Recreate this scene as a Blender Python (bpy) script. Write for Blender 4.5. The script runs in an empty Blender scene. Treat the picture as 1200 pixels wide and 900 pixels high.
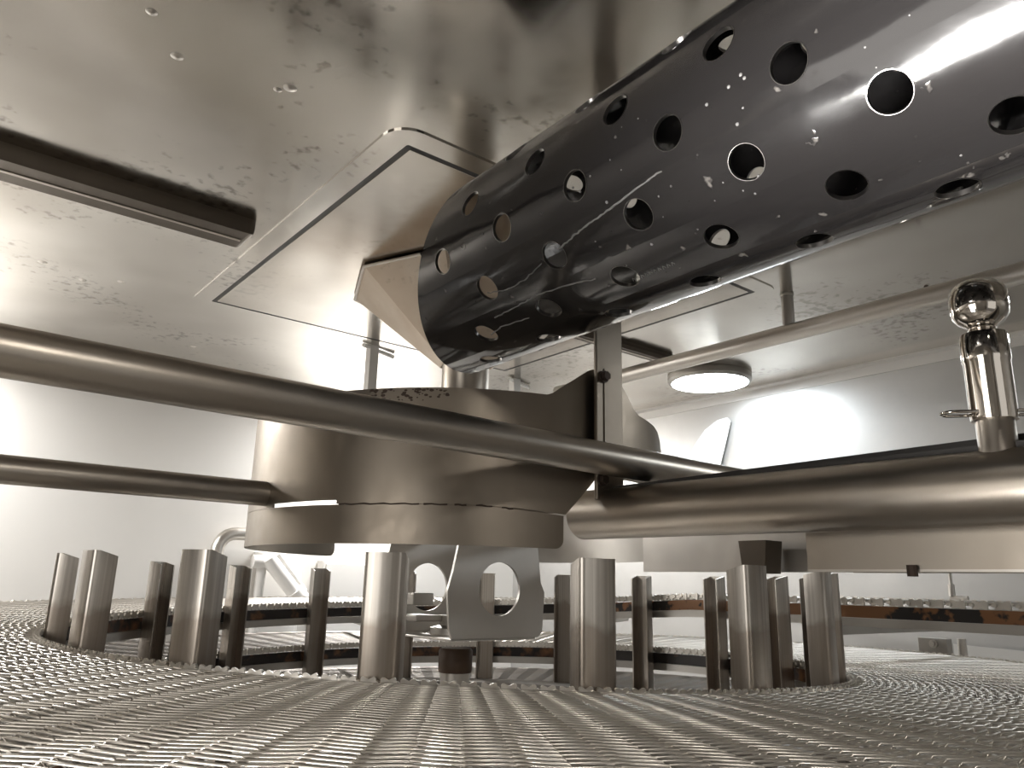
import bpy, bmesh, math, random
import numpy as np
from mathutils import Vector, Matrix

random.seed(7)
rng = np.random.default_rng(7)
C = bpy.context.scene.collection
S = bpy.context.scene
PI = math.pi
R = math.radians
EYE = 0.09                       # height of the lens above the belt surface nearest to it

# ------------------------------------------------------------------ camera, world, lights, exposure
cam = bpy.data.objects.new('camera', bpy.data.cameras.new('camera'))
C.objects.link(cam)
cr = Vector((0.778516, -0.627179, 0.023639)).normalized()
cf = Vector((0.602165, 0.757025, 0.253596)).normalized()
cu = cr.cross(cf).normalized()
cr = cf.cross(cu).normalized()
cam.matrix_world = Matrix(((cr.x, cu.x, -cf.x, 0), (cr.y, cu.y, -cf.y, 0), (cr.z, cu.z, -cf.z, EYE), (0, 0, 0, 1)))
cam.data.sensor_fit = 'HORIZONTAL'
cam.data.sensor_width = 36.0
cam.data.lens = 901.07 / 1200 * 36
cam.data.clip_start = 0.01
S.camera = cam

w = bpy.data.worlds.new('daylight')
S.world = w
w.use_nodes = True
w.node_tree.nodes['Background'].inputs[0].default_value = (1.0, 0.93, 0.84, 1)
w.node_tree.nodes['Background'].inputs[1].default_value = 0.14

def area(name, loc, size, power, col, aim, sy=None):
    l = bpy.data.lights.new(name, 'AREA')
    l.energy = power; l.color = col; l.shape = 'RECTANGLE'; l.size = size; l.size_y = sy or size
    o = bpy.data.objects.new(name, l)
    C.objects.link(o)
    o.location = loc
    o.rotation_euler = (Vector(aim) - Vector(loc)).to_track_quat('-Z', 'Y').to_euler()
    return o
# daylight through the open access doors of the housing: a low one left of the camera, one further along the left, one behind
area('door_daylight', (-.68, 0.42, 0.02), .62, 5, (1, .96, .90), (0.3, 0.46, -0.35), 0.72)
wl = area('duct_streak_light', (-.25, 0.42, -0.20), .20, 6, (1, .98, .95), (0.5, 0.15, 0.42), 0.24)  # added unseen light, aimed to put the bright streak on the duct
wl.data.spread = R(42)
area('door_daylight', (-.80, 2.28, -0.25), .3, 5, (1, .98, .95), (0.6, 2.7, 0.1), 0.6)
area('door_daylight', (0.1, -1.35, 0.0), 1.0, 1.6, (1, .96, .90), (0.5, 0.6, 0.1), 0.9)

S.view_settings.view_transform = 'Standard'
S.view_settings.look = 'None'
S.view_settings.gamma = 1
S.view_settings.use_curve_mapping = False
S.view_settings.exposure = 0.0
S.cycles.max_bounces = 10
S.cycles.glossy_bounces = 7
S.cycles.diffuse_bounces = 4
S.cycles.sample_clamp_indirect = 6
S.cycles.use_denoising = True

# ------------------------------------------------------------------ materials
def nodes(name):
    m = bpy.data.materials.new(name)
    m.use_nodes = True
    nt = m.node_tree
    return m, nt, nt.nodes['Principled BSDF']

def steel(name, base, rough, tint=(.3, .24, .18), dirt=.3, scale=6.0, rvar=.06, metal=1.0, bump=.02, streak=None, spots=0.0, bscale=40.0, lo=.32, hi=.85):
    m, nt, b = nodes(name)
    N = nt.nodes.new; L = nt.links.new
    geo = N('ShaderNodeNewGeometry')
    mp = N('ShaderNodeMapping')
    L(geo.outputs['Position'], mp.inputs[0])
    if streak: mp.inputs['Scale'].default_value = streak
    n1 = N('ShaderNodeTexNoise'); n1.inputs['Scale'].default_value = scale; n1.inputs['Detail'].default_value = 3
    L(geo.outputs['Position'], n1.inputs['Vector'])
    r1 = N('ShaderNodeMapRange'); r1.inputs[1].default_value = lo; r1.inputs[2].default_value = hi; r1.inputs[4].default_value = dirt
    L(n1.outputs[0], r1.inputs[0])
    mix = N('ShaderNodeMix'); mix.data_type = 'RGBA'
    mix.inputs[6].default_value = (*base, 1); mix.inputs[7].default_value = (*tint, 1)
    L(r1.outputs[0], mix.inputs[0])
    col = mix.outputs[2]
    if spots:
        n3 = N('ShaderNodeTexNoise'); n3.inputs['Scale'].default_value = 55; n3.inputs['Detail'].default_value = 4
        L(geo.outputs['Position'], n3.inputs['Vector'])
        n4 = N('ShaderNodeTexNoise'); n4.inputs['Scale'].default_value = 3.1
        L(geo.outputs['Position'], n4.inputs['Vector'])
        a = N('ShaderNodeMath'); a.operation = 'MULTIPLY'; L(n3.outputs[0], a.inputs[0]); L(n4.outputs[0], a.inputs[1])
        r3 = N('ShaderNodeMapRange'); r3.inputs[1].default_value = .33; r3.inputs[2].default_value = .42; r3.inputs[4].default_value = spots
        L(a.outputs[0], r3.inputs[0])
        mx = N('ShaderNodeMix'); mx.data_type = 'RGBA'; mx.inputs[7].default_value = (.09, .07, .055, 1)
        L(r3.outputs[0], mx.inputs[0]); L(col, mx.inputs[6]); col = mx.outputs[2]
    L(col, b.inputs['Base Color'])
    n2 = N('ShaderNodeTexNoise'); n2.inputs['Scale'].default_value = bscale; n2.inputs['Detail'].default_value = 3
    L(mp.outputs[0], n2.inputs['Vector'])
    r2 = N('ShaderNodeMapRange'); r2.inputs[1].default_value = .3; r2.inputs[2].default_value = .7
    r2.inputs[3].default_value = rough - rvar / 2; r2.inputs[4].default_value = rough + rvar / 2
    L(n2.outputs[0], r2.inputs[0]); L(r2.outputs[0], b.inputs['Roughness'])
    b.inputs['Metallic'].default_value = metal
    if bump:
        bp = N('ShaderNodeBump'); bp.inputs['Strength'].default_value = bump * 5; bp.inputs['Distance'].default_value = .002
        L(n2.outputs[0], bp.inputs['Height']); L(bp.outputs[0], b.inputs['Normal'])
    return m

def plain(name, col, rough=.5, metal=0.0):
    m, nt, b = nodes(name)
    b.inputs['Base Color'].default_value = (*col, 1); b.inputs['Roughness'].default_value = rough; b.inputs['Metallic'].default_value = metal
    return m

M = {}
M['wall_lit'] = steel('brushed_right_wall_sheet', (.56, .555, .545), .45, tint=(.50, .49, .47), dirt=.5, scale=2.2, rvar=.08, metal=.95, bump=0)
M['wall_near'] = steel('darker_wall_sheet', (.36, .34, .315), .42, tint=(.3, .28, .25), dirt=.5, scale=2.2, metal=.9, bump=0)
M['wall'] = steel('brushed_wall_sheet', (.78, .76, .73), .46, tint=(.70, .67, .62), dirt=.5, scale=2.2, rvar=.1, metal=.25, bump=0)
M['ceiling'] = steel('stained_ceiling_sheet', (.67, .645, .605), .165, tint=(.33, .295, .25), dirt=.85, scale=2.1, rvar=.07, spots=.5, metal=1.0, lo=.42, hi=.8, bump=.004, bscale=26)
M['floor'] = steel('floor_sheet', (.68, .66, .63), .45, dirt=.3, scale=3, bump=0)
M['hatch'] = steel('hatch_sheet', (.62, .59, .545), .19, tint=(.32, .265, .215), dirt=.85, scale=2.4, spots=.2, lo=.38, hi=.72, bump=0)
M['frame'] = steel('hatch_frame_sheet', (.62, .59, .55), .26, tint=(.45, .40, .35), dirt=.4, scale=3, spots=.15, lo=.35, hi=.85, bump=0)
M['pipe'] = steel('pipe_steel', (.42, .385, .34), .35, tint=(.34, .27, .2), dirt=.5, scale=7, rvar=.06, bump=0)
M['hood'] = steel('hood_steel', (.27, .238, .20), .38, tint=(.22, .175, .13), dirt=.55, scale=5, rvar=.1, bump=0)
M['steel'] = steel('bright_steel', (.66, .63, .59), .36, tint=(.45, .4, .34), dirt=.3, scale=9, bump=0)
M['dull'] = steel('dull_steel', (.50, .48, .45), .42, tint=(.35, .32, .28), dirt=.3, scale=9, bump=0)
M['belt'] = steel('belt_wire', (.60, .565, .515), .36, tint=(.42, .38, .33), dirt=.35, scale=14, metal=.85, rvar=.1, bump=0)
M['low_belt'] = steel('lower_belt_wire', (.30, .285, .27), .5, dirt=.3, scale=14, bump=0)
M['dark'] = steel('dull_ring_steel', (.38, .365, .345), .5, dirt=.3, scale=8, bump=0)  # one even, duller grey for the cage rings and spokes
M['link'] = steel('belt_link', (.72, .69, .64), .33, tint=(.4, .35, .3), dirt=.4, scale=30, bump=0)
M['polish'] = plain('polished_steel', (.70, .66, .61), .07, 1.0)
M['weld'] = plain('burnt_weld', (.07, .05, .04), .6, .6)
M['black'] = plain('black_edge_strip', (.03, .027, .025), .45)
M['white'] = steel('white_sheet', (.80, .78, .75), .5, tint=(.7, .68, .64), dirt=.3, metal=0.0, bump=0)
M['hopper'] = steel('hopper_sheet', (.60, .52, .43), .4, tint=(.42, .30, .2), dirt=.6, scale=9, spots=.3, bump=0)
M['shaft'] = plain('dark_bearing', (.07, .04, .022), .5, .1)

def post_mat():
    m = steel('cage_post_steel', (.58, .55, .51), .33, tint=(.48, .45, .41), dirt=.3, scale=11, rvar=.07, streak=(1, 1, .002), bscale=130, bump=0)
    nt = m.node_tree; b = nt.nodes['Principled BSDF']; N = nt.nodes.new; L = nt.links.new
    src = b.inputs['Base Color'].links[0].from_socket
    # fine vertical drawing lines of the rolled profile
    g0 = N('ShaderNodeNewGeometry'); m0 = N('ShaderNodeMapping'); m0.inputs['Scale'].default_value = (1, 1, .012)
    s0 = N('ShaderNodeTexNoise'); s0.inputs['Scale'].default_value = 260; s0.inputs['Detail'].default_value = 2
    L(g0.outputs['Position'], m0.inputs[0]); L(m0.outputs[0], s0.inputs['Vector'])
    q0 = N('ShaderNodeMapRange'); q0.inputs[1].default_value = .38; q0.inputs[2].default_value = .66; q0.inputs[4].default_value = .55
    L(s0.outputs[0], q0.inputs[0])
    x0 = N('ShaderNodeMix'); x0.data_type = 'RGBA'; x0.inputs[7].default_value = (.30, .27, .24, 1)
    L(q0.outputs[0], x0.inputs[0]); L(src, x0.inputs[6]); src = x0.outputs[2]
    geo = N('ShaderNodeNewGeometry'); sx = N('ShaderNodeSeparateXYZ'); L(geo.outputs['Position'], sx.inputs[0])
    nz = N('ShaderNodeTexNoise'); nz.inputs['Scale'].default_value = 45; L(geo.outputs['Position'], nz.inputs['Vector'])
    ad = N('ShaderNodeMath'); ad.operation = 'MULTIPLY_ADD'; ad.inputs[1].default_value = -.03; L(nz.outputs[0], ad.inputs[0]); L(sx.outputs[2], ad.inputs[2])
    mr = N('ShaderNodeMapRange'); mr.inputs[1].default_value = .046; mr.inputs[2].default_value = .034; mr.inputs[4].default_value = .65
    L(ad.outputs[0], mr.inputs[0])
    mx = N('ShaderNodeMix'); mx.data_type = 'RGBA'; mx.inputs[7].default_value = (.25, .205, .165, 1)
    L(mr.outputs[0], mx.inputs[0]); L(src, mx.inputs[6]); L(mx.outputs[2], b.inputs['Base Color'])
    return m
M['post'] = post_mat()

def duct_mat():
    m, nt, b = nodes('black_coated_duct')
    N = nt.nodes.new; L = nt.links.new
    geo = N('ShaderNodeNewGeometry')
    n1 = N('ShaderNodeTexNoise'); n1.inputs['Scale'].default_value = 75; n1.inputs['Detail'].default_value = 3
    n2 = N('ShaderNodeTexNoise'); n2.inputs['Scale'].default_value = 7; n2.inputs['Detail'].default_value = 5
    for n in (n1, n2): L(geo.outputs['Position'], n.inputs['Vector'])
    r1 = N('ShaderNodeMapRange'); r1.inputs[1].default_value = .70; r1.inputs[2].default_value = .76; r1.inputs[4].default_value = .8
    L(n1.outputs[0], r1.inputs[0])
    mx = N('ShaderNodeMix'); mx.data_type = 'RGBA'; mx.inputs[6].default_value = (.013, .012, .012, 1); mx.inputs[7].default_value = (.13, .12, .11, 1)
    L(r1.outputs[0], mx.inputs[0]); L(mx.outputs[2], b.inputs['Base Color'])
    r2 = N('ShaderNodeMapRange'); r2.inputs[1].default_value = .35; r2.inputs[2].default_value = .65; r2.inputs[3].default_value = .06; r2.inputs[4].default_value = .15
    L(n2.outputs[0], r2.inputs[0]); L(r2.outputs[0], b.inputs['Roughness'])
    bp = N('ShaderNodeBump'); bp.inputs['Strength'].default_value = .25; bp.inputs['Distance'].default_value = .0055
    ad = N('ShaderNodeMath'); ad.operation = 'MULTIPLY_ADD'; ad.inputs[1].default_value = .15; L(r1.outputs[0], ad.inputs[0]); L(n2.outputs[0], ad.inputs[2])
    L(ad.outputs[0], bp.inputs['Height']); L(bp.outputs[0], b.inputs['Normal'])
    b.inputs['Specular IOR Level'].default_value = .5
    return m
M['duct'] = duct_mat()
M['drip'] = plain('grey_paint_run', (.16, .155, .15), .5)
M['rim'] = plain('bare_metal_rim', (.20, .19, .18), .3, 1.0)

def strip_mat(name='brown_wear_strip', e0=1.02, e1=1.1):
    m, nt, b = nodes(name)
    N = nt.nodes.new; L = nt.links.new
    geo = N('ShaderNodeNewGeometry')
    n1 = N('ShaderNodeTexNoise'); n1.inputs['Scale'].default_value = 38; n1.inputs['Detail'].default_value = 3
    n2 = N('ShaderNodeTexNoise'); n2.inputs['Scale'].default_value = 4
    for n in (n1, n2): L(geo.outputs['Position'], n.inputs['Vector'])
    a = N('ShaderNodeMath'); a.operation = 'ADD'; L(n1.outputs[0], a.inputs[0]); L(n2.outputs[0], a.inputs[1])
    r1 = N('ShaderNodeMapRange'); r1.inputs[1].default_value = e0; r1.inputs[2].default_value = e1
    L(a.outputs[0], r1.inputs[0])
    mx = N('ShaderNodeMix'); mx.data_type = 'RGBA'; mx.inputs[6].default_value = (.27, .12, .045, 1); mx.inputs[7].default_value = (.016, .011, .009, 1)
    L(r1.outputs[0], mx.inputs[0]); L(mx.outputs[2], b.inputs['Base Color'])
    b.inputs['Roughness'].default_value = .5
    return m
M['strip'] = strip_mat()
M['dark_strip'] = strip_mat('blackened_wear_strip', .66, .95)

def glow(name, col, strength):
    m, nt, b = nodes(name)
    b.inputs['Base Color'].default_value = (.8, .8, .8, 1)
    b.inputs['Emission Color'].default_value = (*col, 1); b.inputs['Emission Strength'].default_value = strength
    return m
M['lamp'] = glow('lamp_diffuser', (.86, .94, 1.0), 46)
M['fill_lamp_right'] = glow('fill_diffuser_right', (.92, .97, 1.0), 50)
M['lamp_left'] = glow('lamp_diffuser_left', (1.0, .985, .96), 165)
M['fill_lamp_near'] = glow('fill_diffuser_near', (1.0, .95, .88), 45)
M['lamp_warm'] = glow('lamp_diffuser_warm', (1.0, .985, .965), 140)

# ------------------------------------------------------------------ mesh helpers
def mk(name, verts, faces, mat, parent=None, smooth=None, **props):
    me = bpy.data.meshes.new(name)
    me.from_pydata([tuple(map(float, v)) for v in verts], [], [tuple(map(int, f)) for f in faces])
    if mat: me.materials.append(M[mat] if isinstance(mat, str) else mat)
    if smooth is not None:
        me.shade_smooth()
        me.set_sharp_from_angle(angle=R(smooth))
    o = bpy.data.objects.new(name, me)
    C.objects.link(o)
    if parent: o.parent = parent
    for k, v in props.items(): o[k] = v
    return o

def thing(name, label, cat, loc=(0, 0, 0), group=None):
    o = bpy.data.objects.new(name, None)
    C.objects.link(o)
    o.location = loc
    o.empty_display_size = .05
    o['label'] = label; o['category'] = cat
    if group: o['group'] = group
    return o

class MB:
    def __init__(s): s.v = []; s.f = []
    def add(s, v, f):
        n = len(s.v); s.v += [tuple(x) for x in v]; s.f += [tuple(i + n for i in q) for q in f]; return s
    def box(s, lo, hi, bev=0.0):
        x0, y0, z0 = lo; x1, y1, z1 = hi
        if bev:
            bm = bmesh.new(); bmesh.ops.create_cube(bm, size=1)
            for v in bm.verts: v.co = Vector((x0 + (v.co.x + .5) * (x1 - x0), y0 + (v.co.y + .5) * (y1 - y0), z0 + (v.co.z + .5) * (z1 - z0)))
            bmesh.ops.bevel(bm, geom=bm.edges[:], offset=bev, segments=2, affect='EDGES', profile=.5)
            bm.verts.ensure_lookup_table()
            s.add([v.co[:] for v in bm.verts], [[v.index for v in f.verts] for f in bm.faces]); bm.free(); return s
        return s.add([(x0,y0,z0),(x1,y0,z0),(x1,y1,z0),(x0,y1,z0),(x0,y0,z1),(x1,y0,z1),(x1,y1,z1),(x0,y1,z1)],
                     [(3,2,1,0),(4,5,6,7),(0,1,5,4),(1,2,6,5),(2,3,7,6),(3,0,4,7)])
    def tube(s, pts, r, n=16, cap=True, closed=False):
        P = [Vector(p) for p in pts]; k = len(P); rs = r if isinstance(r, (list, tuple)) else [r] * k
        T = []
        for i in range(k):
            a = P[(i - 1) % k] if (closed or i) else P[0]; b = P[(i + 1) % k] if (closed or i < k - 1) else P[-1]
            T.append((b - a).normalized())
        up = Vector((0, 0, 1)) if abs(T[0].z) < .9 else Vector((1, 0, 0))
        n0 = (up - T[0] * up.dot(T[0])).normalized()
        V = []
        for i in range(k):
            n0 = (n0 - T[i] * n0.dot(T[i])).normalized(); b0 = T[i].cross(n0)
            V += [P[i] + (n0 * math.cos(2*PI*j/n) + b0 * math.sin(2*PI*j/n)) * rs[i] for j in range(n)]
        F = []
        for i in range(k if closed else k - 1):
            i2 = (i + 1) % k
            F += [(i*n+j, i*n+(j+1) % n, i2*n+(j+1) % n, i2*n+j) for j in range(n)]
        if cap and not closed: F += [tuple(reversed(range(n))), tuple(range((k-1)*n, k*n))]
        return s.add(V, F)
    def lathe(s, prof, c, n=32):
        # prof: (radius, z) from one axis end to the other; closed by the axis where the radius is 0
        V = []; rows = []
        for r, z in prof:
            if r <= 1e-6: rows.append([len(V)]); V.append((c[0], c[1], c[2] + z))
            else:
                rows.append(list(range(len(V), len(V) + n)))
                V += [(c[0] + r * math.cos(2*PI*j/n), c[1] + r * math.sin(2*PI*j/n), c[2] + z) for j in range(n)]
        F = []
        for a, b in zip(rows, rows[1:]):
            for j in range(n):
                q = [a[j % len(a)], a[(j+1) % len(a)], b[(j+1) % len(b)], b[j % len(b)]]
                q = list(dict.fromkeys(q))
                if len(q) > 2: F.append(tuple(q))
        return s.add(V, F)
    def prism(s, poly, axis, lo, hi):
        # poly in the two axes other than 'axis', extruded along it
        n = len(poly); V = []
        for t in (lo, hi):
            for p, q in poly: V.append({'x': (t, p, q), 'y': (p, t, q), 'z': (p, q, t)}[axis])
        F = [tuple(reversed(range(n))), tuple(range(n, 2*n))] + [(i, (i+1) % n, n + (i+1) % n, n + i) for i in range(n)]
        return s.add(V, F)
    def build(s, name, mat, parent=None, smooth=None, **props): return mk(name, s.v, s.f, mat, parent, smooth, **props)

def fix_normals(o):
    bm = bmesh.new(); bm.from_mesh(o.data); bmesh.ops.recalc_face_normals(bm, faces=bm.faces[:]); bm.to_mesh(o.data); bm.free(); return o

def sheet(name, phis, zb, zt, rad, ctr, ang0, th, mat, parent, **props):
    # a rolled sheet: cylinder sector with its own lower and upper edge height at every angle, th thick
    V = []; F = []; n = len(phis)
    for ph in phis:
        t = ang0 + R(ph)
        for rr in (rad, rad - th):
            for z in (zb(ph), zt(ph)): V.append((ctr[0] + rr * math.cos(t), ctr[1] + rr * math.sin(t), z))
    for i in range(n - 1):
        a, b = 4*i, 4*(i+1)
        F += [(a, b, b+1, a+1), (a+3, b+3, b+2, a+2), (a+1, b+1, b+3, a+3), (a+2, b+2, b, a)]
    F += [(0, 1, 3, 2), (4*(n-1)+2, 4*(n-1)+3, 4*(n-1)+1, 4*(n-1))]
    return mk(name, V, F, mat, parent, 35, **props)

def tag(o, label, cat, group=None):
    o['label'] = label; o['category'] = cat
    if group: o['group'] = group
    return o
def struct(o): o['kind'] = 'structure'; return o

CX, CY = .773, 1.104                                # axis of the drum
ANG0 = math.atan2(CY, CX) + PI                      # direction from the drum towards the lens
def polar(ph, r): t = ANG0 + R(ph); return CX + r * math.cos(t), CY + r * math.sin(t)
ZC = EYE + .66                                      # ceiling
XW, YW = 2.195, 2.72                                # right and left walls
X0, Y0, ZF = -.60, -1.05, -.85

# ------------------------------------------------------------------ housing
struct(MB().box((X0, Y0, ZF - .03), (XW, YW, ZF)).build('floor', 'floor'))
ceil = struct(MB().box((X0, Y0, ZC), (XW, YW, ZC + .03)).build('ceiling', 'ceiling'))
wall_r = struct(MB().box((XW, Y0, ZF), (XW + .03, YW + .03, ZC + .03)).build('wall_right', 'wall_lit'))
wall_l = struct(MB().box((X0, YW, ZF), (XW, YW + .03, ZC + .03)).build('wall_left', 'wall'))
# the two near walls, each with its open doorway
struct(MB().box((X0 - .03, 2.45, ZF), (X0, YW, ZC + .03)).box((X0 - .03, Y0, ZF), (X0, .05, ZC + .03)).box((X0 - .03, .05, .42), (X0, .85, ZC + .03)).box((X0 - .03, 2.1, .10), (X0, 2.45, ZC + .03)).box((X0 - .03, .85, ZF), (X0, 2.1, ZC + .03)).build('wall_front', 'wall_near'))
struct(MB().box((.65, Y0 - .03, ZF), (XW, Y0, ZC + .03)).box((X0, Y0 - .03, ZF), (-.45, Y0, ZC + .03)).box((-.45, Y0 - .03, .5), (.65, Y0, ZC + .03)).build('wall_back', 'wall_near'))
struct(MB().prism([(XW - .03, ZC), (XW, ZC), (XW, ZC - .032), (XW - .004, ZC - .032), (XW - .005, ZC - .006), (XW - .03, ZC - .004)], 'y', Y0, YW).build('trim_1', 'wall'))
struct(MB().prism([(YW - .03, ZC), (YW, ZC), (YW, ZC - .032), (YW - .004, ZC - .032), (YW - .005, ZC - .006), (YW - .03, ZC - .004)], 'x', X0, XW).build('trim_2', 'wall'))

# studs and weld bumps of the ceiling sheet
for x, y, r in [(.141, .894, .006), (.189, .959, .007), (.33, .925, .008), (.318, .94, .005), (.166, 1.867, .008), (.255, 1.924, .007), (.326, 1.874, .007), (.615, 2.285, .008)]:
    MB().lathe([(r * 1.2, 0), (r * 1.0, -.0007), (r * .75, -.001), (r * .55, -.0022), (r * .25, -.003), (0, -.0031)], (x, y, ZC), 14).build('weld_stud', 'steel', ceil, 40)

# square access hatch in the ceiling: rounded outer frame, recessed joint, inner panel
hx0, hx1, hy0, hy1 = .530, 1.440, .940, 1.850
hatch = thing('access_hatch', 'square stained steel hatch panel with rounded frame set in the ceiling', 'hatch', ((hx0+hx1)/2, (hy0+hy1)/2, ZC))
def rrect(x0, y0, x1, y1, r, n=6):
    P = []
    for cx, cy, a0 in ((x1-r, y1-r, 0), (x0+r, y1-r, 90), (x0+r, y0+r, 180), (x1-r, y0+r, 270)):
        P += [(cx + r * math.cos(R(a0 + 90*i/n)), cy + r * math.sin(R(a0 + 90*i/n))) for i in range(n + 1)]
    return P
lx, ly = hatch.location.x, hatch.location.y
m = .045
out = rrect(hx0-m-lx, hy0-m-ly, hx1+m-lx, hy1+m-ly, .045); inn = rrect(hx0-.004-lx, hy0-.004-ly, hx1+.004-lx, hy1+.004-ly, .004)
n = len(out)
V = [(x, y, 0) for x, y in out] + [(x, y, -.0025) for x, y in out] + [(x, y, -.0025) for x, y in inn] + [(x, y, 0) for x, y in inn]
F = []
for i in range(n):
    j = (i + 1) % n
    F += [(i, j, n+j, n+i), (n+i, n+j, 2*n+j, 2*n+i), (2*n+i, 2*n+j, 3*n+j, 3*n+i)]
fix_normals(mk('frame', V, F, 'ceiling', hatch))
MB().box((hx0+.0065-lx, hy0+.0065-ly, -.0032), (hx1-.0065-lx, hy1-.0065-ly, .0), .0008).build('panel', 'hatch', hatch)
e = .0055
MB().box((hx0-e-lx, hy0-e-ly, -.0018), (hx1+e-lx, hy1+e-ly, .0004)).build('joint_gasket', 'black', hatch)

# channel rails under the ceiling
def rail(x0, x1, y0, y1, h, label):
    o = thing('ceiling_channel', label, 'channel rail', ((x0+x1)/2, (y0+y1)/2, ZC), 'channel rails under the ceiling')
    mx, my = (x1-x0)/2, (y1-y0)/2
    P = [(-my, 0), (-my, -h*.55), (-my+.006, -h), (my-.006, -h), (my, -h*.55), (my, 0)]
    fix_normals(MB().prism(P, 'x', -mx, mx - .01).add(*cap_end(P, mx - .01, .014)).build('rail_body', 'dark_rail', o, 30))
    MB().box((-mx, -.004, -h - .0015), (mx - .012, .004, -h + .001)).build('centre_seam', 'pipe', o)
    return o
def cap_end(P, x, d):
    # rounded end: the profile shrinks towards its tip
    V = []; F = []; n = len(P)
    for k in range(5):
        t = k / 4; s = math.sqrt(max(0.0, 1 - (t*.98)**2)); V += [(x + d * t, p * (.55 + .45*s), q * (.6 + .4*s)) for p, q in P]
    for k in range(4):
        F += [(k*n+i, k*n+(i+1) % n, (k+1)*n+(i+1) % n, (k+1)*n+i) for i in range(n)]
    F.append(tuple(range(4*n, 5*n)))
    return V, F
M['dark_rail'] = steel('dark_rail_steel', (.12, .10, .08), .42, tint=(.07, .055, .04), dirt=.5, scale=8)
rail(-.595, .448, 1.355, 1.447, .028, 'long dark steel channel rail with rounded end under the stained ceiling')
rail(1.15, 1.70, 1.385, 1.43, .02, 'short grey channel rail on ceiling beyond the upright strap')

# ------------------------------------------------------------------ ceiling lamps
def lamp(x, y, label, mat):
    o = thing('ceiling_lamp', label, 'ceiling lamp', (x, y, ZC), 'round ceiling lamps')
    MB().lathe([(.06, 0), (.128, 0), (.130, -.004), (.130, -.018), (.124, -.026), (.1185, -.026), (.1185, -.02)], (0, 0, 0), 48).build('housing', 'dull', o, 30)
    MB().lathe([(.1185, -.02), (.118, -.025), (.09, -.030), (.05, -.033), (0, -.034)], (0, 0, 0), 48).build('diffuser', mat, o, 40)
    return o
lamp(1.955, 1.452, 'round white lamp glowing on the ceiling near the right wall', 'lamp')
lamp(1.43, 2.56, 'round ceiling lamp hidden behind the steel hood near left wall', 'lamp_warm')
lamp(.12, -.45, 'added round fill lamp behind the lens outside the picture', 'fill_lamp_near')  # added out of view to brighten the near belt from above
lamp(1.955, -.05, 'added round fill lamp past the right edge of the picture', 'fill_lamp_right')  # added out of view to brighten the right side of the belt
lamp(-.16, 2.52, 'round ceiling lamp past the left edge of the picture', 'lamp_left')

# ------------------------------------------------------------------ ceiling pipe on hangers (right)
cp = thing('ceiling_pipe', 'thin grey pipe hung along the ceiling beside the round lamp', 'pipe', (1.514, .6, EYE + .567))
MB().tube([(0, -1.5, 0), (0, 1.08, 0)], .0202, 28).build('pipe', 'steel', cp, 40)
for yy in (.301, -.62):
    MB().tube([(0, yy, .014), (0, yy, .093)], .0135, 18).lathe([(.0135, .093), (.0155, .093), (.0155, .090), (.0135, .088)], (0, yy, 0), 18).build('hanger', 'dull', cp, 40)
MB().lathe([(.0045, 0), (.0045, .004), (.003, .006), (0, .006)], (0, -.0, .019), 10).build('plug_screw', 'weld', cp)

# ------------------------------------------------------------------ octagonal hopper and neck
hop = thing('exhaust_hopper', 'tan octagonal steel hopper funnelling from ceiling hatch to round neck', 'hopper', (.965, 1.39, ZC))
top = [(.27 * math.cos(R(a)), .27 * math.sin(R(a))) for a in [180 + 45*k for k in range(8)]]
nx, ny, nz, nr = -.065, -.10, -.215, .050
V = [(x, y, -.008) for x, y in top] + [(x * .995, y * .995, -.010) for x, y in top]
for a in range(8): V.append((nx + nr * 1.12 * math.cos(R(180 + 45*a)), ny + nr * 1.12 * math.sin(R(180 + 45*a)), nz))
F = []
for k in range(8):
    j = (k + 1) % 8
    F += [(k, j, 8+j, 8+k), (8+k, 8+j, 16+j, 16+k)]
hb = fix_normals(mk('hopper_body', V, F, 'hopper', hop))
so = hb.modifiers.new('t', 'SOLIDIFY'); so.thickness = .003
for k in range(8):
    j = (k + 1) % 8
    MB().tube([(V[k][0], V[k][1], -.0115), (V[j][0], V[j][1], -.0115)], .0035, 6).build('weld_bead', 'steel', hb, 40)
MB().lathe([(nr+.004, .006), (nr, 0), (nr, -.19), (nr+.012, -.205), (nr-.003, -.205), (nr-.003, .006)], (nx, ny, nz), 40).build('neck', 'pipe', hop, 40)

# ------------------------------------------------------------------ hood
hood = thing('exhaust_hood', 'round brown-grey rolled steel hood hanging above the belt drum', 'hood', (CX, CY, 0))
ctr0 = (0, 0)
def lerp(tab):
    xs = [a for a, b in tab]; ys = [b for a, b in tab]
    return lambda p: float(np.interp(p, xs, ys)) + EYE
zt = lerp([(-180, .253), (18.5, .254), (19.8, .257), (21.4, .264), (29.0, .296), (30.2, .300), (32, .303), (37.5, .303), (38.5, .300), (42.8, .276), (45.5, .258), (48, .251), (53, .248), (57, .245), (60, .239), (62, .228), (63.2, .214), (64, .195)])
zs = .0985
gap = lambda p: .0062 if -50 < p < -28.3 else (.0022 if p > 11 else .0007)
zb = lambda p: (zs - .0075 * min(1, max(0, (p - 5) / 18)) + gap(p) + EYE) if p < 23.3 else lerp([(23.3, .093), (30.8, .140), (32.0, .150), (64, .150)])(p)
phs = sorted(set([-150 + 3*i for i in range(72)] + [-50.01, -49.99, -28.31, -28.29, 10.99, 11.01, 18.5, 19.8, 21.4, 23.3, 23.31, 26, 29, 30.2, 30.8, 32, 37.5, 38.5, 42.8, 45.5, 47, 53, 57, 58.5, 60, 61, 62, 62.7, 63.2, 63.7, 64]))
phs = [p for p in phs if -90 <= p <= 64]
sheet('upper_shell', phs, zb, zt, .35, ctr0, ANG0, .003, 'hood', hood)
ztl = lambda p: zs - .0075 * min(1, max(0, (p - 5) / 18)) + EYE
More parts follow.
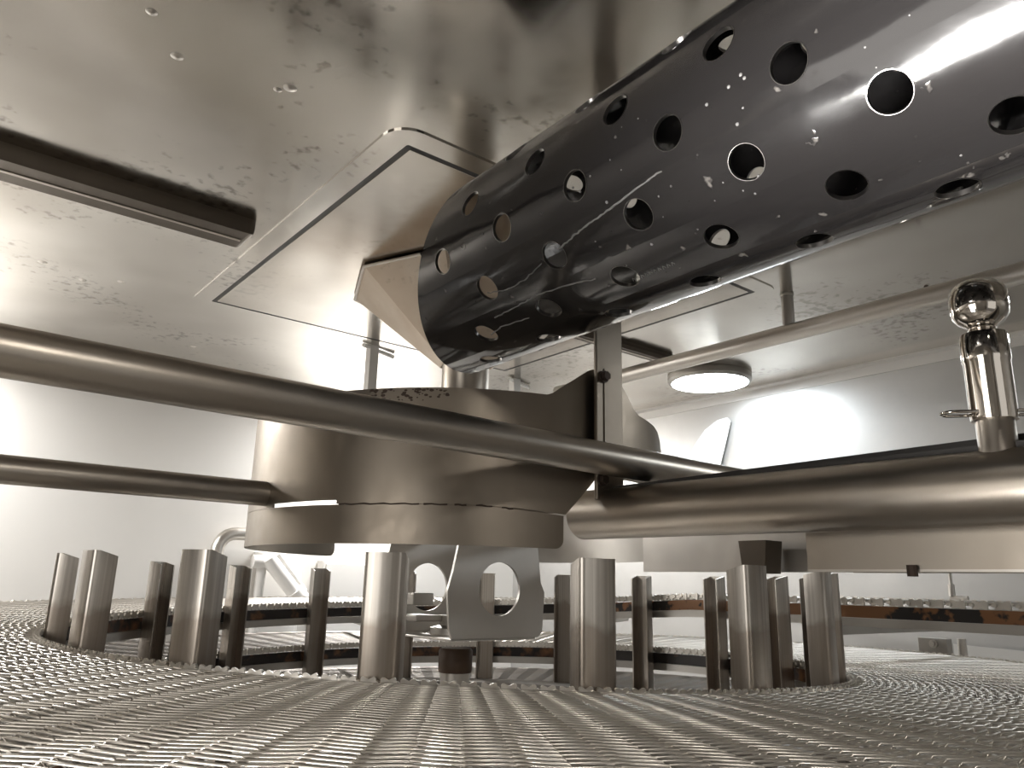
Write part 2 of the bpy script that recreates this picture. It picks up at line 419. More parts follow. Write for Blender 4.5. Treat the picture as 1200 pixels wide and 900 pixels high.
def zbl(p):
    z0 = .048 + EYE
    d = 22.8 - p
    rr = 2.0
    if d < rr: z0 += .0122 * (1 - math.sqrt(max(0, 1 - ((rr - d) / rr) ** 2)))
    d = p + 134
    if d < rr: z0 += .0122 * (1 - math.sqrt(max(0, 1 - ((rr - d) / rr) ** 2)))
    return z0
pl = sorted([-134 + 3*i for i in range(52)] + [-133.9, -133.6, -133.2, -132.6, 20.4, 20.8, 21.3, 21.8, 22.2, 22.5, 22.7, 22.8, 5, 11])
sheet('lower_band', [p for p in pl if p <= 22.8], zbl, ztl, .35, ctr0, ANG0, .003, 'hood', hood)
sheet('rear_band', [84 + 3*i for i in range(24)], lambda p: .048 + EYE, lambda p: .16 + EYE, .35, ctr0, ANG0, .003, 'dull', hood)
sheet('rear_shell', [64.5 + 3*i for i in range(48)], lambda p: .15 + EYE, lambda p: .19 + EYE, .3495, ctr0, ANG0, .003, 'hood', hood)
# burnt weld seam along the joint of shell and band
for a0, a1 in ((-27.5, -9), (-8, -3), (-1.5, 1), (3, 6.5), (8.5, 11)):
    pts = []
    k = max(3, int((a1 - a0) / 1.5))
    for i in range(k + 1):
        p = a0 + (a1 - a0) * i / k; t = ANG0 + R(p)
        pts.append((.3505 * math.cos(t), .3505 * math.sin(t), ztl(p) + .0004 + .0006 * math.sin(i * 2.1)))
    MB().tube(pts, [.0008 + .0006 * random.random() for _ in pts], 6).build('burnt_seam', 'weld', hood, 60)
bk = MB(); rb_ = random.Random(11)
for k in range(70):
    p = -22 + 18 * rb_.random(); z = EYE + .2515 - .022 * rb_.random() ** 1.8 * (1 - abs(p + 13) / 14); t = ANG0 + R(p); rr = .0007 + .0016 * rb_.random() ** 2
    c_ = Vector((.3500 * math.cos(t), .3500 * math.sin(t), z)); dn_ = Vector((math.cos(t), math.sin(t), 0)); dt_ = Vector((-dn_.y, dn_.x, 0))
    rim_ = [c_ + dt_ * (rr * 1.7 * math.cos(a)) + Vector((0, 0, rr * math.sin(a))) for a in [2*PI*i/7 for i in range(7)]]
    bk.add([q[:] for q in rim_] + [(c_ + dn_ * .0006)[:]], [(i, (i+1) % 7, 7) for i in range(7)])
bk.build('burn_specks', 'weld', hood, kind='stuff')
hood2 = lambda p, r: (r * math.cos(ANG0 + R(p)), r * math.sin(ANG0 + R(p)))
# drop tab under the rear band
tx, ty = hood2(86, .35)
MB().box((tx-.02, ty-.014, EYE+.046), (tx+.02, ty+.014, EYE+.082), .003).build('end_clamp', 'black_metal' if False else 'dark_rail', hood)

# flat strap from ceiling to hood
st = thing('hanger_strap', 'flat upright steel strap joining ceiling and hood in front', 'strap', (.765, .742, ZC))
sbar = MB().box((-.026, -.003, -.545), (.026, .003, 0), .0012).build('strap_bar', 'hood', st)
MB().box((-.012, -.0045, -.36), (-.0075, -.0028, -.50)).build('fold_line', 'hood', sbar)
MB().box((-.04, -.02, -.005), (.04, .02, 0), .001).build('ceiling_foot', 'hood', st)
for bx, bz in ((-.013, -.372), (-.018, -.518)):
    MB().tube([(bx, -.0028, bz), (bx, -.006, bz)], .0088, 14).tube([(bx, -.006, bz), (bx, -.012, bz)], .0065, 6).build('bolt', 'weld', sbar, 30)
def hanger(x, y, z1, label):
    o = thing('rod_hanger', label, 'hanger', (x, y, ZC), 'hanger posts behind the hood')
    MB().box((-.014, -.014, -z1), (.014, .014, 0), .002).build('hanger_post', 'wall', o)
    for dx, dy in ((1, .35), (-.45, -.2)):
        MB().tube([(0, 0, -.008), (.085*dx, .085*dy, -.008)], .006, 8).build('foot_bar', 'wall', o, 40)
    a = Vector((x, y)); c = Vector((CX, CY)); d = (c - a); L = d.length - .352; d.normalize()
    MB().tube([(0, 0, -z1 + .01), (d.x*L, d.y*L, -z1 + .01)], .008, 10).build('stay_bar', 'wall', o, 40)
    return o
hanger(1.006, 1.915, .50, 'pale hanger post under the ceiling left of the tan hopper')
hanger(1.535, 1.915, .50, 'pale hanger post under the ceiling right of the tan hopper')

# ------------------------------------------------------------------ long pipes and the spray arm
fp = thing('crossbar_pipe', 'large round steel pipe running across the front of the hood', 'pipe', (.5, .700, EYE + .1645))
MB().tube([(X0 - .49, 0, .0085), (XW - .5, 0, -.013)], .0212, 40).build('pipe', 'pipe', fp, 40)
lp = thing('feed_pipe', 'brown steel pipe running from left edge into the hood side', 'pipe', (-.4, 1.104, EYE + .121))
MB().tube([(X0 + .4, 0, 0), (.425 + .4, 0, 0)], .0178, 32).build('pipe', 'pipe', lp, 40)

arm = thing('spray_pipe', 'thick horizontal grey pipe reaching from the hood to right edge', 'pipe', (.773, .5, EYE + .0935))
MB().tube([(0, .30, .006), (0, -1.4, -.006)], .0342, 48).build('pipe', 'pipe', arm, 40)
MB().box((-.004, -.9, .0345), (.03, .27, .0415)).build('dark_top_strip', 'black', arm, label='dark flat strip on top of the pipe')
fix_normals(MB().add([(.02, -.9, .02), (.026, -.9, .02), (.026, .275, .028), (.02, .275, .028), (.02, -.9, .060), (.026, -.9, .060), (.026, .275, .0455), (.02, .275, .0455)], [(3,2,1,0),(4,5,6,7),(0,1,5,4),(1,2,6,5),(2,3,7,6),(3,0,4,7)]).build('strip_lip', 'black', arm))
pl_ = thing('cover_channel', 'beige sheet steel channel hanging under the thick right pipe', 'channel', (.80, .1, EYE + .03))
MB().box((0, -1.0, -.006), (.003, .374, .0345)).box((0.003, -1.0, .03), (.10, .374, .0345)).box((.097, -1.0, -.006), (.10, .374, .03)).build('channel_body', 'pipe', pl_)
MB().box((-.0005, -1.0, -.0075), (.0035, .374, -.005)).build('bright_lip', 'steel', pl_)
MB().tube([(-.004, .26, -.001), (-.004, .26, -.012)], .005, 10).build('screw', 'weld', pl_)
sb = thing('rear_beam', 'pale flat steel beam behind the thick right pipe beside the hood', 'beam', (1.02, .75, EYE + .05))
MB().box((0, -.30, -.022), (.004, .16, .06)).build('beam_web', 'steel', sb)
MB().prism([(-.12, .02), (-.075, .02), (-.08, -.025), (-.115, -.025)], 'x', -.06, -.02).build('beam_tab', 'dark_rail', sb)
MB().tube([(-.004, -.22, -.012), (.0, -.22, -.004)], .006, 8).build('screw', 'weld', sb)

# spray ball on the arm
sp = thing('spray_ball', 'polished steel spray ball on upright tube above thick right pipe', 'spray nozzle', (.773, .2615, EYE + .1265))
MB().lathe([(.0, -.004), (.0175, -.004), (.0175, .0), (.0160, .004), (.0160, .045), (0, .045)], (0, 0, 0), 32).build('stub', 'pipe', sp, 40)
MB().lathe([(.0162, .030), (.0192, .030), (.0196, .033), (.0196, .084), (.0204, .086), (.0206, .090), (.0206, .107), (.0196, .112), (.014, .1145), (.0125, .117)], (0, 0, 0), 40).build('sleeve', 'polish', sp, 40)
MB().lathe([(.0125, .116), (.0112, .1185), (.0135, .1205), (.0195, .1245), (.0238, .1305), (.0250, .138), (.0252, .146), (.0246, .153), (.0222, .159), (.0175, .1632), (.0105, .1655), (.004, .166), (0, .166)], (0, 0, 0), 40).build('ball', 'polish', sp, 60)
# retaining clip: a bent wire loop through the sleeve
dl = Vector((-.627, .778, 0)); dn = Vector((.778, .627, 0))
base = Vector((0, 0, .037))
loop = [base + dl*.012 - dn*.010]
for i in range(9):
    a = -PI/2 + PI * i / 8
    loop.append(base + dl*(.034 + .010*math.cos(a)) + dn*(.010*math.sin(a)))
loop.append(base + dl*.012 + dn*.010)
MB().tube(loop, .0016, 8).build('clip_wire', 'polish', sp, 60)
loop2 = [Vector((-p.x, -p.y, p.z + .0)) for p in loop]
MB().tube(loop2, .0016, 8).build('clip_wire', 'polish', sp, 60)

# ------------------------------------------------------------------ perforated black duct
L0 = .70
p0 = np.array([L0 * math.cos(R(35.0)), .80, L0 * math.sin(R(35.0)) + EYE]); p1 = np.array([L0 * math.cos(R(35.8)), .10, L0 * math.sin(R(35.8)) + EYE])
ax = (p1 - p0) / np.linalg.norm(p1 - p0)
side = np.array([-1.0, 0, 0]); side -= ax * (side @ ax); side /= np.linalg.norm(side)
upv = np.array([0, 0, 1.0]); upv -= ax * (upv @ ax) + side * (upv @ side); upv /= np.linalg.norm(upv)
RD, TH = .1165, .0035
def dpt(s, th, r): return p0 + ax * s + side * (r * math.cos(th)) + upv * (r * math.sin(th))
def s_end(th): return .007 + RD * (.327 * math.cos(th) + .473 * math.sin(th))
duct = thing('perforated_duct', 'glossy black perforated round duct slanting across the upper right', 'duct', tuple(dpt(.7, 0, 0)))
d0 = np.array(duct.location)
NR, RH, PS = 14, .0150, .115
Vd = []; Fd = []; rim_list = []
def dv(s, th, r): Vd.append(dpt(s, th, r) - d0); return len(Vd) - 1
K = 32
for k in range(NR):
    thc = R(10 - 360 / NR * k); h = R(180 / NR)
    off = .371 + PS / 2 * k
    s_c = off - PS * math.ceil(off / PS)
    first = True
    while s_c < 1.30:
        if s_c - RH - .005 < max(s_end(thc + f * h) for f in (-.6, 0, .6)): s_c += PS; continue
        outer = []; inner = []; mid = []
        for q in range(K):
            a = 2 * PI * (q + .5) / K
            ca, sa = math.cos(a), math.sin(a)
            m_ = max(abs(ca), abs(sa)); bs, bt = ca / m_, sa / m_
            # even spacing on the sides
            th = thc + bt * h
            s = s_c + bs * PS / 2
            if first and bs < -.999: s = s_end(th)
            outer.append((s, th)); inner.append((s_c + RH * ca, thc + RH * sa / RD))
        mid = [(i_[0] * .62 + o_[0] * .38, i_[1] * .62 + o_[1] * .38) for i_, o_ in zip(inner, outer)]
        for side_r, flip in ((RD, False), (RD - TH, True)):
            io = [dv(s, t, side_r) for s, t in outer]; im = [dv(s, t, side_r) for s, t in mid]; ii = [dv(s, t, side_r) for s, t in inner]
            for q in range(K):
                q2 = (q + 1) % K
                for A_, B_ in ((io, im), (im, ii)):
                    f_ = (A_[q], A_[q2], B_[q2], B_[q]); Fd.append(tuple(reversed(f_)) if flip else f_)
            # corners of the cell
            for (ia, ib), (bs, bt) in (((K//8-1, K//8), (1, 1)), ((3*K//8-1, 3*K//8), (-1, 1)), ((5*K//8-1, 5*K//8), (-1, -1)), ((7*K//8-1, 7*K//8), (1, -1))):
                th = thc + bt * h; s = s_c + bs * PS / 2
                if first and bs < 0: s = s_end(th)
                c_ = dv(s, th, side_r); f_ = (io[ia], c_, io[ib]); Fd.append(tuple(reversed(f_)) if flip else f_)
            if not flip: hole_out = ii
            else: hole_in = ii
        rim_list.append((hole_out, hole_in))
        first = False; s_c += PS
# end edge
ring = []
NE = 112
for q in range(NE):
    th = 2 * PI * q / NE
    ring.append((dv(s_end(th), th, RD), dv(s_end(th), th, RD - TH)))
for q in range(NE):
    a, b = ring[q], ring[(q + 1) % NE]; Fd.append((a[0], a[1], b[1], b[0]))
wall_o = fix = mk('duct_wall', Vd, Fd, 'duct', duct)
bm = bmesh.new(); bm.from_mesh(wall_o.data); bmesh.ops.remove_doubles(bm, verts=bm.verts[:], dist=1e-5); bmesh.ops.recalc_face_normals(bm, faces=bm.faces[:]); bm.to_mesh(wall_o.data); bm.free()
wall_o.data.shade_smooth(); wall_o.data.set_sharp_from_angle(angle=R(40))
# bare worn edge of each hole
rims = 0
for ho, hi in rim_list:
    V = []; F = []
    n = len(ho)
    c_ = sum((np.array(Vd[i]) for i in ho)) / n
    for i in ho: V.append(np.array(Vd[i]) + (np.array(Vd[i]) - c_) * .035 + (np.array(Vd[i]) / 1) * 0)
    for i in ho: V.append(np.array(Vd[i]) - (np.array(Vd[i]) - c_) * .004)
    for i in hi: V.append(np.array(Vd[i]) - (np.array(Vd[i]) - c_) * .004)
    # lift the outer lip just proud of the coating
    axc = lambda P: P - (ax * ((P + d0 - p0) @ ax) + p0 - d0)
    V[:2*n] = [P + axc(P) * .003 for P in V[:2*n]]
    for q in range(n):
        q2 = (q + 1) % n
        F += [(q, q2, n+q2, n+q), (n+q, n+q2, 2*n+q2, 2*n+q)]
    mk('hole_rim', V, F, 'rim', wall_o, 50); rims += 1
def run(pts, r, seed):
    rn = random.Random(seed); P = []
    for (s0, t0), (s1, t1) in zip(pts, pts[1:]):
        for i in range(7):
            f = i / 7; P.append((s0 + (s1-s0)*f, t0 + (t1-t0)*f))
    P.append(pts[-1])
    q = [dpt(s + rn.uniform(-.0006, .0006), R(t + rn.uniform(-.35, .35)), RD) - d0 for s, t in P]
    MB().tube(q, [r * rn.uniform(.7, 1.3) for _ in q], 6).build('paint_run', 'drip', duct, 60)
run([(.266, -39.5), (.29, -37), (.315, -34.9), (.345, -33.4), (.393, -30.0), (.412, -28.9)], .0009, 1)
run([(.137, -44), (.17, -47), (.2, -46), (.235, -42.5)], .0006, 2)
run([(.12, -59.1), (.165, -58), (.197, -56.9), (.241, -58), (.283, -61.7)], .0008, 3)
run([(.088, -69), (.114, -66.6), (.163, -68)], .0008, 4)
rn = random.Random(5)
for k in range(60):
    s = rn.uniform(.3, .85); t = rn.uniform(-75, 0)
    rr = rn.choice([.0008, .001, .0013, .002])
    q = dpt(s, R(t), RD - rr * .55) - d0
    MB().lathe([(0, -rr), (rr*.7, -rr*.7), (rr, 0), (rr*.7, rr*.7), (0, rr)], q, 8).build('paint_blob', 'drip', duct, 60)
# row of tiny illegible stamped marks along the duct
mm = MB()
for k in range(10):
    s = .317 + .0055 * k; q = [dpt(s + dx, R(-70.6 + dt), RD + .0002) - d0 for dx, dt in ((0, -1.1), (.002, 1.0), (.0035, -.6))]
    mm.tube(q, .0004, 4)
mm.build('stamped_mark', 'drip', duct, kind='stuff')

# ------------------------------------------------------------------ drum: cage posts, rings, hub
drum = thing('belt_drum', 'revolving drum cage of upright steel posts inside the spiral belt', 'drum cage', (CX, CY, -.12))
ZT = .118
w2, dp, t3, cr_ = .0195, .027, .003, .005
prof = [(-w2, -dp), (-w2, -cr_), (-w2 + cr_*.3, -cr_*.3), (-w2 + cr_, 0), (w2 - cr_, 0), (w2 - cr_*.3, -cr_*.3), (w2, -cr_), (w2, -dp),
        (w2 - t3, -dp), (w2 - t3, -cr_ - t3), (-w2 + t3, -cr_ - t3), (-w2 + t3, -dp)]
n = len(prof); V = []
for z in (-.58, ZT):
    for q, (u_, v_) in enumerate(prof):
        zz = z
        V.append((v_, u_, zz))
# clipped top corners of the flanges
F = [tuple(range(n))[::-1], tuple(range(n, 2*n))] + [(i, (i+1) % n, n + (i+1) % n, n + i) for i in range(n)]
bm = bmesh.new(); vs = [bm.verts.new(v) for v in V]
for f in F: bm.faces.new([vs[i] for i in f])
# groove lines scratched down the web
bmesh.ops.recalc_face_normals(bm, faces=bm.faces[:])
post_me = bpy.data.meshes.new('post'); bm.to_mesh(post_me); bm.free()
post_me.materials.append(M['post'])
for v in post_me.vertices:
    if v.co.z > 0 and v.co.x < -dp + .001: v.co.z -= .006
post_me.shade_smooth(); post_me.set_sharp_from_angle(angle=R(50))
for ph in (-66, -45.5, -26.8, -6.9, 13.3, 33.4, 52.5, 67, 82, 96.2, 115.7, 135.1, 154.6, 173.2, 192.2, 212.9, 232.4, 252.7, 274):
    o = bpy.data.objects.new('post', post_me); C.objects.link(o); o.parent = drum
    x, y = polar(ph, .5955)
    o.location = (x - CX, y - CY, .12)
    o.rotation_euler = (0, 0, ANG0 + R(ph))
def annulus(r0, r1, z0, z1): return [(r0, z0), (r1, z0), (r1, z1), (r0, z1), (r0, z0)]
MB().lathe(annulus(.49, .553, 0, .012), (0, 0, -.012), 96).build('cage_ring', 'dark', drum, 30)
MB().lathe(annulus(.49, .553, 0, .012), (0, 0, -.44), 96).build('cage_ring', 'dark', drum, 30)
for k in range(6):
    a = ANG0 + R(20 + 60 * k)
    d = Vector((math.cos(a), math.sin(a), 0)); e_ = Vector((-d.y, d.x, 0))
    P = [d*.05 + e_*.014, d*.52 + e_*.014, d*.52 - e_*.014, d*.05 - e_*.014]
    MB().add([(*p.xy, -.03) for p in P] + [(*p.xy, -.012) for p in P], [(3,2,1,0), (4,5,6,7), (0,1,5,4), (1,2,6,5), (2,3,7,6), (3,0,4,7)]).build('spoke', 'dark', drum)
MB().lathe([(0, -.7), (.024, -.7), (.024, .07), (0, .07)], (0, 0, 0), 32).build('shaft', 'steel', drum, 40)
MB().lathe([(.0, .07), (.027, .07), (.028, .074), (.028, .104), (.025, .108), (0, .108)], (0, 0, 0), 32).build('bearing', 'shaft', drum, 40)

# ------------------------------------------------------------------ bearing yoke under the hood
yk = thing('bearing_yoke', 'grey steel yoke with round holes hanging under the hood', 'yoke', (CX, CY, EYE - .08))
zb_, ztop = -.012, .19
def cheek(y):
    xo = CX
    outl = [(-.088, .012), (-.094, .07), (-.085, .10), (-.066, ztop), (.078, ztop), (.092, .085), (.100, .07), (.096, .008), (.088, 0), (-.082, 0)]
    cxh, czh, rh = .006, .0745, .0415
    K2 = 40
    # outer outline resampled by angle around the hole
    def hit(a):
        d = (math.cos(a), math.sin(a)); best = None
        for (x0, z0), (x1, z1) in zip(outl, outl[1:] + outl[:1]):
            ex, ez = x1 - x0, z1 - z0; det = d[0] * -ez + ex * d[1]
            if abs(det) < 1e-9: continue
            rx, rz = x0 - cxh, z0 - czh
            t = (rx * -ez + ex * rz) / det; u_ = (d[0] * rz - d[1] * rx) / det
            if t > 0 and -1e-6 <= u_ <= 1 + 1e-6 and (best is None or t < best): best = t
        return (cxh + d[0]*best, czh + d[1]*best)
    angs = sorted([2*PI*i/K2 for i in range(K2)] + [math.atan2(z - czh, x - cxh) % (2*PI) for x, z in outl])
    V = []; F = []; n = len(angs)
    for yy in (y - .0025, y + .0025):
        V += [(hit(a)[0], yy, hit(a)[1]) for a in angs]
        V += [(cxh + rh*math.cos(a), yy, czh + rh*math.sin(a)) for a in angs]
    for i in range(n):
        j = (i + 1) % n
        F += [(i, j, n+j, n+i), (2*n+i, 3*n+i, 3*n+j, 2*n+j), (i, 2*n+i, 2*n+j, j), (n+i, n+j, 3*n+j, 3*n+i)]
    return fix_normals(mk('cheek_plate', V, F, 'yoke', yk, 30))
M['yoke'] = steel('yoke_steel', (.72, .69, .65), .5, tint=(.45, .42, .38), dirt=.3, scale=7)
cheek(-.104); cheek(.106)
MB().box((-.082, -.103, -.004), (.085, .104, 0), .0015).build('base_plate', 'yoke', yk)
MB().lathe([(0, 0), (.045, 0), (.045, .01), (.03, .014), (.03, .03), (0, .03)], (0, 0, 0), 32).build('bearing_cap', 'dull', yk, 30)
MB().box((-.075, .02, .045), (-.035, .05, .065), .002).box((-.08, .0, .02), (-.03, .07, .03), .002).build('lock_block', 'dull', yk)
MB().box((-.06, -.103, ztop - .004), (.07, .104, ztop)).build('top_plate', 'yoke', yk)

# ------------------------------------------------------------------ spiral belt
NT = 208; DPH = 360 / NT; RI, RO = .604, 1.08
Z_TAB = [(-235, .077), (-215, .064), (-195, .0525), (-178, .046), (-147, .037), (-130, .031), (-112, .0255), (-63, .0125), (0, -.001), (63, -.027), (125, -.0365),
         (180, -.048), (205, -.053), (248, -.066), (297, -.079), (360, -.100), (485, -.137)]
def z_belt(ph):
    turn = 0
    while ph > 485: ph -= 360; turn += 1
    return float(np.interp(ph, [a for a, b in Z_TAB], [b for a, b in Z_TAB])) - .1 * turn
def frame_at(i):
    # belt rod i: inner point, outer point; i >= 0 winds down, i < 0 runs out along the straight exit
    if i >= 0:
        ph = -235 + i * DPH; z = z_belt(ph); x0, y0 = polar(ph, RI); x1, y1 = polar(ph, RO)
    else:
        y = CY + i * .0332; x0, x1 = CX + RI, CX + RO; y0 = y1 = y; z = .0775
    return np.array((x0, y0, z)), np.array((x1, y1, z))
belt = thing('spiral_belt', 'grey woven wire mesh belt winding around the drum of posts', 'conveyor belt', (CX, CY, 0))
b0 = np.array((CX, CY, 0))
I0, I1 = -36, 238                                   # the uppermost turn with its exit run
rod_me = None
def rod(i):
    global rod_me
    a, b = frame_at(i)
    if rod_me is None:
        o = MB().tube([(0, 0, 0), (RO - RI, 0, 0)], .0017, 6).build('rod', 'belt', belt, 60); rod_me = o.data
    else:
        o = bpy.data.objects.new('rod', rod_me); C.objects.link(o); o.parent = belt
    d = b - a
    o.location = a - b0; o.rotation_euler = (0, 0, math.atan2(d[1], d[0]))
# edge link: an hourglass side plate with a rod button
def link_mesh(plen):
    h2, wst, t_ = .0066, .0034, .0014
    o = [(-.5, -h2*.8), (-.42, -h2), (-.3, -h2), (0, -wst*1.3), (.3, -h2), (.42, -h2), (.5, -h2*.8), (.5, h2*.8), (.42, h2), (.3, h2), (0, wst*1.3), (-.3, h2), (-.42, h2), (-.5, h2*.8)]
    n = len(o); P = [(-t_, x*plen, z) for x, z in o] + [(t_, x*plen, z) for x, z in o]
    F = [tuple(range(n))[::-1], tuple(range(n, 2*n))] + [(i, (i+1) % n, n+(i+1) % n, n+i) for i in range(n)]
    mb = MB().add(P, F)
    mb.tube([(-.004, plen*.5, 0), (.0035, plen*.5, 0)], .0036, 8)
    return mb
link_me = {}
def link(i):
    a, _ = frame_at(i); b, _ = frame_at(i + 1)
    c = (a + b) / 2; d = b - a; ln = float(np.hypot(d[0], d[1]))
    key = 'exit' if i < 0 else 'turn'
    if key not in link_me:
        o = link_mesh(.0225 if key == 'exit' else .0142).build('edge_link', 'link', belt); fix_normals(o); link_me[key] = o.data
    else:
        o = bpy.data.objects.new('edge_link', link_me[key]); C.objects.link(o); o.parent = belt
    o.location = c - b0; o.rotation_euler = (0, 0, math.atan2(d[1], d[0]) - PI/2)
    o.rotation_euler.y = 0
for i in range(I0, I1): rod(i); link(i)

def poly_tubes(P, rad):
    # P: (n, k, 3) polylines -> 4-sided tubes
    n, k, _ = P.shape
    T = P[:, 1:] - P[:, :-1]; T = np.concatenate([T, T[:, -1:]], 1); T[:, 1:-1] = P[:, 2:] - P[:, :-2]
    T[..., 2] = 0; T /= np.linalg.norm(T, axis=2, keepdims=True) + 1e-12
    side_ = np.stack([-T[..., 1], T[..., 0], np.zeros_like(T[..., 0])], -1)
    up_ = np.array([0, 0, 1.0])
    V = np.stack([P + side_*rad, P + up_*rad*.8, P - side_*rad, P - up_*rad*.8], 2)     # n,k,4,3
    V = V.reshape(-1, 3)
    idx = np.arange(n*k*4).reshape(n, k, 4)
    F = np.stack([np.stack([idx[:, :-1, j], idx[:, 1:, j], idx[:, 1:, (j+1) % 4], idx[:, :-1, (j+1) % 4]], -1) for j in range(4)], 2).reshape(-1, 4)
    return V, F
def np_mesh(name, V, F, mat, parent, **props):
    me = bpy.data.meshes.new(name)
    me.vertices.add(len(V)); me.vertices.foreach_set('co', np.asarray(V, np.float32).ravel())
    me.loops.add(F.size); me.loops.foreach_set('vertex_index', F.astype(np.int32).ravel())
    me.polygons.add(len(F)); me.polygons.foreach_set('loop_start', np.arange(0, F.size, F.shape[1], dtype=np.int32))
    me.update(calc_edges=True); me.validate()
    me.materials.append(M[mat]); me.shade_smooth()
    o = bpy.data.objects.new(name, me); C.objects.link(o); o.parent = parent
    for k, v in props.items(): o[k] = v
    return o
NW = 46; PW = (RO - RI - .016) / NW
def mesh_rows(i0, i1, full):
    Pt = []
    for i in range(i0, i1):
        a0, a1 = frame_at(i); c0, c1 = frame_at(i + 1)
        u0 = (a1 - a0) / np.linalg.norm(a1 - a0); u1 = (c1 - c0) / np.linalg.norm(c1 - c0)
        sgn = 1 if i % 2 else -1
        j = np.arange(NW)[:, None]
        q0 = .010 + j*PW + (PW*.25 if sgn > 0 else PW*.75) - sgn*PW*.0
        q1 = q0 + sgn*PW*.55
        jit = rng.normal(0, .0004, (NW, 1))
        A_ = a0 + u0*(q0 + jit); B_ = c0 + u1*(q1 + jit)
        up = np.array([0, 0, 1.0])
        if full:
            E0 = A_ + (A_ - B_)*.10 ; E1 = B_ + (B_ - A_)*.10
            Pt.append(np.stack([E0 + up*.0002, A_ + up*.0029, B_ + up*.0029, E1 + up*.0002], 1))
        else:
            Pt.append(np.stack([A_ + up*.002, B_ + up*.002], 1))
    Vt, Ft = poly_tubes(np.concatenate(Pt), .00115)
    return Vt - b0, Ft
V, F = mesh_rows(I0, I1, True)
np_mesh('wire_mesh', V, F, 'belt', belt, kind='stuff')
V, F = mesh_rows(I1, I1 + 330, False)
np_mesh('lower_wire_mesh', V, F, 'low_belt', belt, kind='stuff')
# outer edge links of all turns and both edges of the lower turns
def joined_links(rng_, edge, name):
    Vs = []; Fs = []; n0 = 0
    lm = {True: link_mesh(.0265), False: link_mesh(.0158)}
    for i in rng_:
        a = frame_at(i)[edge]; b = frame_at(i + 1)[edge]
        c = (a + b)/2; d = b - a; t = math.atan2(d[1], d[0]) - PI/2
        mb = lm[edge == 1 or i < 0]
        v = np.array(mb.v); ca, sa = math.cos(t), math.sin(t)
        Vs += [(c[0]-CX + x*ca - y*sa, c[1]-CY + x*sa + y*ca, c[2] + z) for x, y, z in mb.v]
        Fs += [tuple(k + n0 for k in f) for f in mb.f]; n0 += len(mb.v)
    return fix_normals(mk(name, Vs, Fs, 'link', belt, None, kind='stuff'))
joined_links(range(I0, I1), 1, 'outer_edge_link_row')
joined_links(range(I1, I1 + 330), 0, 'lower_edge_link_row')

# ------------------------------------------------------------------ rails that carry the belt
def rail_sweep(frames, off, wid, z0, z1):
    # a bar following the inner belt edge: off = distance outwards from the edge
    V = []; F = []
    for a, b in frames:
        u_ = (b - a) / np.linalg.norm(b - a)
        for o_, z in ((off, z0), (off, z1), (off + wid, z1), (off + wid, z0)): V.append(a + u_*o_ + np.array((0, 0, z)) - b0)
    n = len(frames)
    for i in range(n - 1):
        for j in range(4): F.append((4*i+j, 4*(i+1)+j, 4*(i+1)+(j+1) % 4, 4*i+(j+1) % 4))
    F += [(0, 1, 2, 3), (4*n-1, 4*n-2, 4*n-3, 4*n-4)]
    return V, F
sr = thing('support_rail', 'spiral rail with mottled brown wear strip carrying the wire belt', 'rail', (CX, CY, 0))
fr = [frame_at(i) for i in range(I0, I1 + 330, 2)]
fx = [frame_at(i) for i in range(I0, 13)]
fix_normals(mk('wear_strip', *rail_sweep(fx, .004, .008, -.028, -.0075), 'strip', sr, label='brown mottled wear strip'))
fr = [frame_at(i) for i in range(12, I1 + 330, 2)]
fix_normals(mk('wear_strip', *rail_sweep(fr, .004, .008, -.028, -.0075), 'dark_strip', sr, label='blackened wear strip'))
fr = [frame_at(i) for i in range(I0, I1 + 330, 2)]
fix_normals(mk('rail_bar', *rail_sweep(fr, .001, .014, -.043, -.0285), 'dull', sr))
fix_normals(mk('outer_rail_bar', *rail_sweep(fr, RO - RI - .03, .014, -.04, -.012), 'dull', sr))
# radial cross bars below the belt, joining inner and outer rail
for k in range(I0, I1 + 330, 26):
    a, b = frame_at(k)
    d = b - a; o = MB().box((.002, -.006, -.06), (RO - RI - .016, .006, -.0425)).build('cross_bar', 'dull', sr)
    o.location = a - b0; o.rotation_euler = (0, 0, math.atan2(d[1], d[0]))

# tower legs outside the belt that hold the rails
def leg(x, y, label):
    o = thing('tower_leg', label, 'support leg', (x, y, ZF))
    MB().tube([(0, 0, 0), (0, 0, .80 + .05)], .009, 16).build('tube', 'steel', o, 40)
    MB().box((-.045, .012, .745), (-.02, .075, .85), .002).build('clamp_plate', 'dull', o)
    MB().tube([(-.05, .04, .838), (-.042, .04, .838)], .009, 12).tube([(-.056, .04, .838), (-.05, .04, .838)], .006, 6).build('bolt', 'steel', o, 40)
    return o
leg(1.892, .765, 'bright round leg with bolted clamp plate beyond the right belt edge')
dt = thing('drip_sheet', 'pale sloping sheet beyond belt edge beside the bright leg', 'drip sheet', (2.08, .5, -.05))
fix_normals(MB().prism([(-.75, -.01), (.36, .028), (.36, -.30), (-.75, -.30)], 'x', -.003, .0).build('sheet', 'white', dt))

# thin sensor rod above the exit run
rd = thing('guide_rod', 'thin upright steel rod with small tee foot by right wall', 'rod', (2.02, .826, EYE + .0))
MB().tube([(0, 0, -.008), (0, 0, .135)], .0042, 10).build('rod', 'steel', rd, 40)
MB().tube([(0, 0, .0), (0, 0, .028)], .0075, 12).tube([(0, -.035, -.004), (0, .004, -.004)], .006, 10).build('tee', 'steel', rd, 40)
MB().tube([(0, 0, .13), (.175, 0, .13)], .0042, 10).build('wall_stub', 'steel', rd, 40)

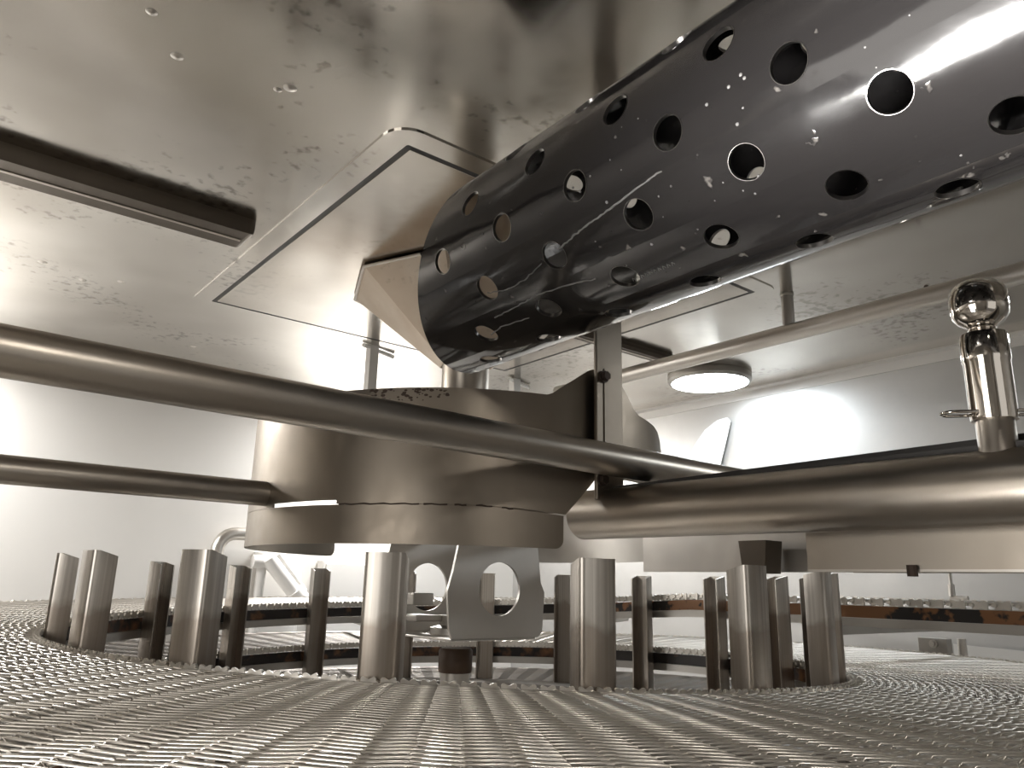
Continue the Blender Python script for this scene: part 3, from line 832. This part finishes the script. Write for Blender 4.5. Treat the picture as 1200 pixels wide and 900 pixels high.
# ------------------------------------------------------------------ things on the walls
light_patch = thing('light_patch_sheet', 'added white leaf-shaped sheet imitating a bright light patch on right wall', 'light patch', (XW, 1.64, EYE + .45))  # added sheet, its leaf shape imitates a patch of bright light on the wall
fix_normals(MB().prism([(.16, -.10), (.105, -.02), (.06, .045), (.01, .095), (-.045, .122), (-.085, .125), (-.098, .11), (-.06, .0), (-.025, -.10)], 'x', -.012, -.009).build('sheet', 'white', light_patch))
MB().box((-.012, -.02, -.08), (0, .05, -.06)).build('stand_off', 'white', light_patch)

# white switch cabinet, door frames on the left wall
def wbox(x0, x1, z0, z1, d, name, label, cat):
    o = thing(name, label, cat, ((x0+x1)/2, YW, EYE + (z0+z1)/2), 'cover panels on the left wall')
    hx, hz = (x1-x0)/2, (z1-z0)/2
    MB().box((-hx, -d, -hz), (hx, 0, hz), .004).build('box_body', 'white', o)
    MB().box((-hx+.012, -d-.006, -hz+.012), (hx-.012, -d, hz-.012), .002).build('lid', 'white', o)
    return o
wbox(1.265, 1.50, -.35, .075, .05, 'service_cover', 'white raised cover panel low on left wall beside the valve', 'cover panel')
wbox(1.02, 1.205, -.4, .095, .012, 'service_cover', 'flat white cover panel behind the slanted valve on left wall', 'cover panel')
vp = thing('wall_valve', 'bright white slanted pipe valve with elbow low on left wall', 'valve', (1.07, YW, EYE))
el = [(-.19, -.05, -.30), (-.19, -.05, .09)] + [(-.19 + .06*(1-math.cos(R(a))), -.05, .09 + .06*math.sin(R(a))) for a in range(15, 91, 15)] + [(.02, -.05, .15)]
MB().tube(el, .022, 16).build('elbow_pipe', 'white_metal', vp, 50) if 'white_metal' in M else MB().tube(el, .022, 16).build('elbow_pipe', 'steel', vp, 50)
MB().tube([(-.07, -.06, .06), (-.025, -.06, .06)], .022, 16).build('socket', 'white', vp, 50)
MB().tube([(-.02, -.07, .072), (.095, -.07, -.05)], .026, 20).build('valve_barrel', 'white', vp, 50)
MB().tube([(.015, -.066, .088), (.125, -.066, -.035)], .011, 12).build('side_rod', 'white', vp, 50)
MB().tube([(.085, -.07, -.035), (.12, -.07, -.072)], .032, 20).build('end_cap', 'white', vp, 50)
MB().tube([(-.03, -.05, .05), (-.045, -.05, -.3)], .016, 14).build('drop_pipe', 'white', vp, 50)
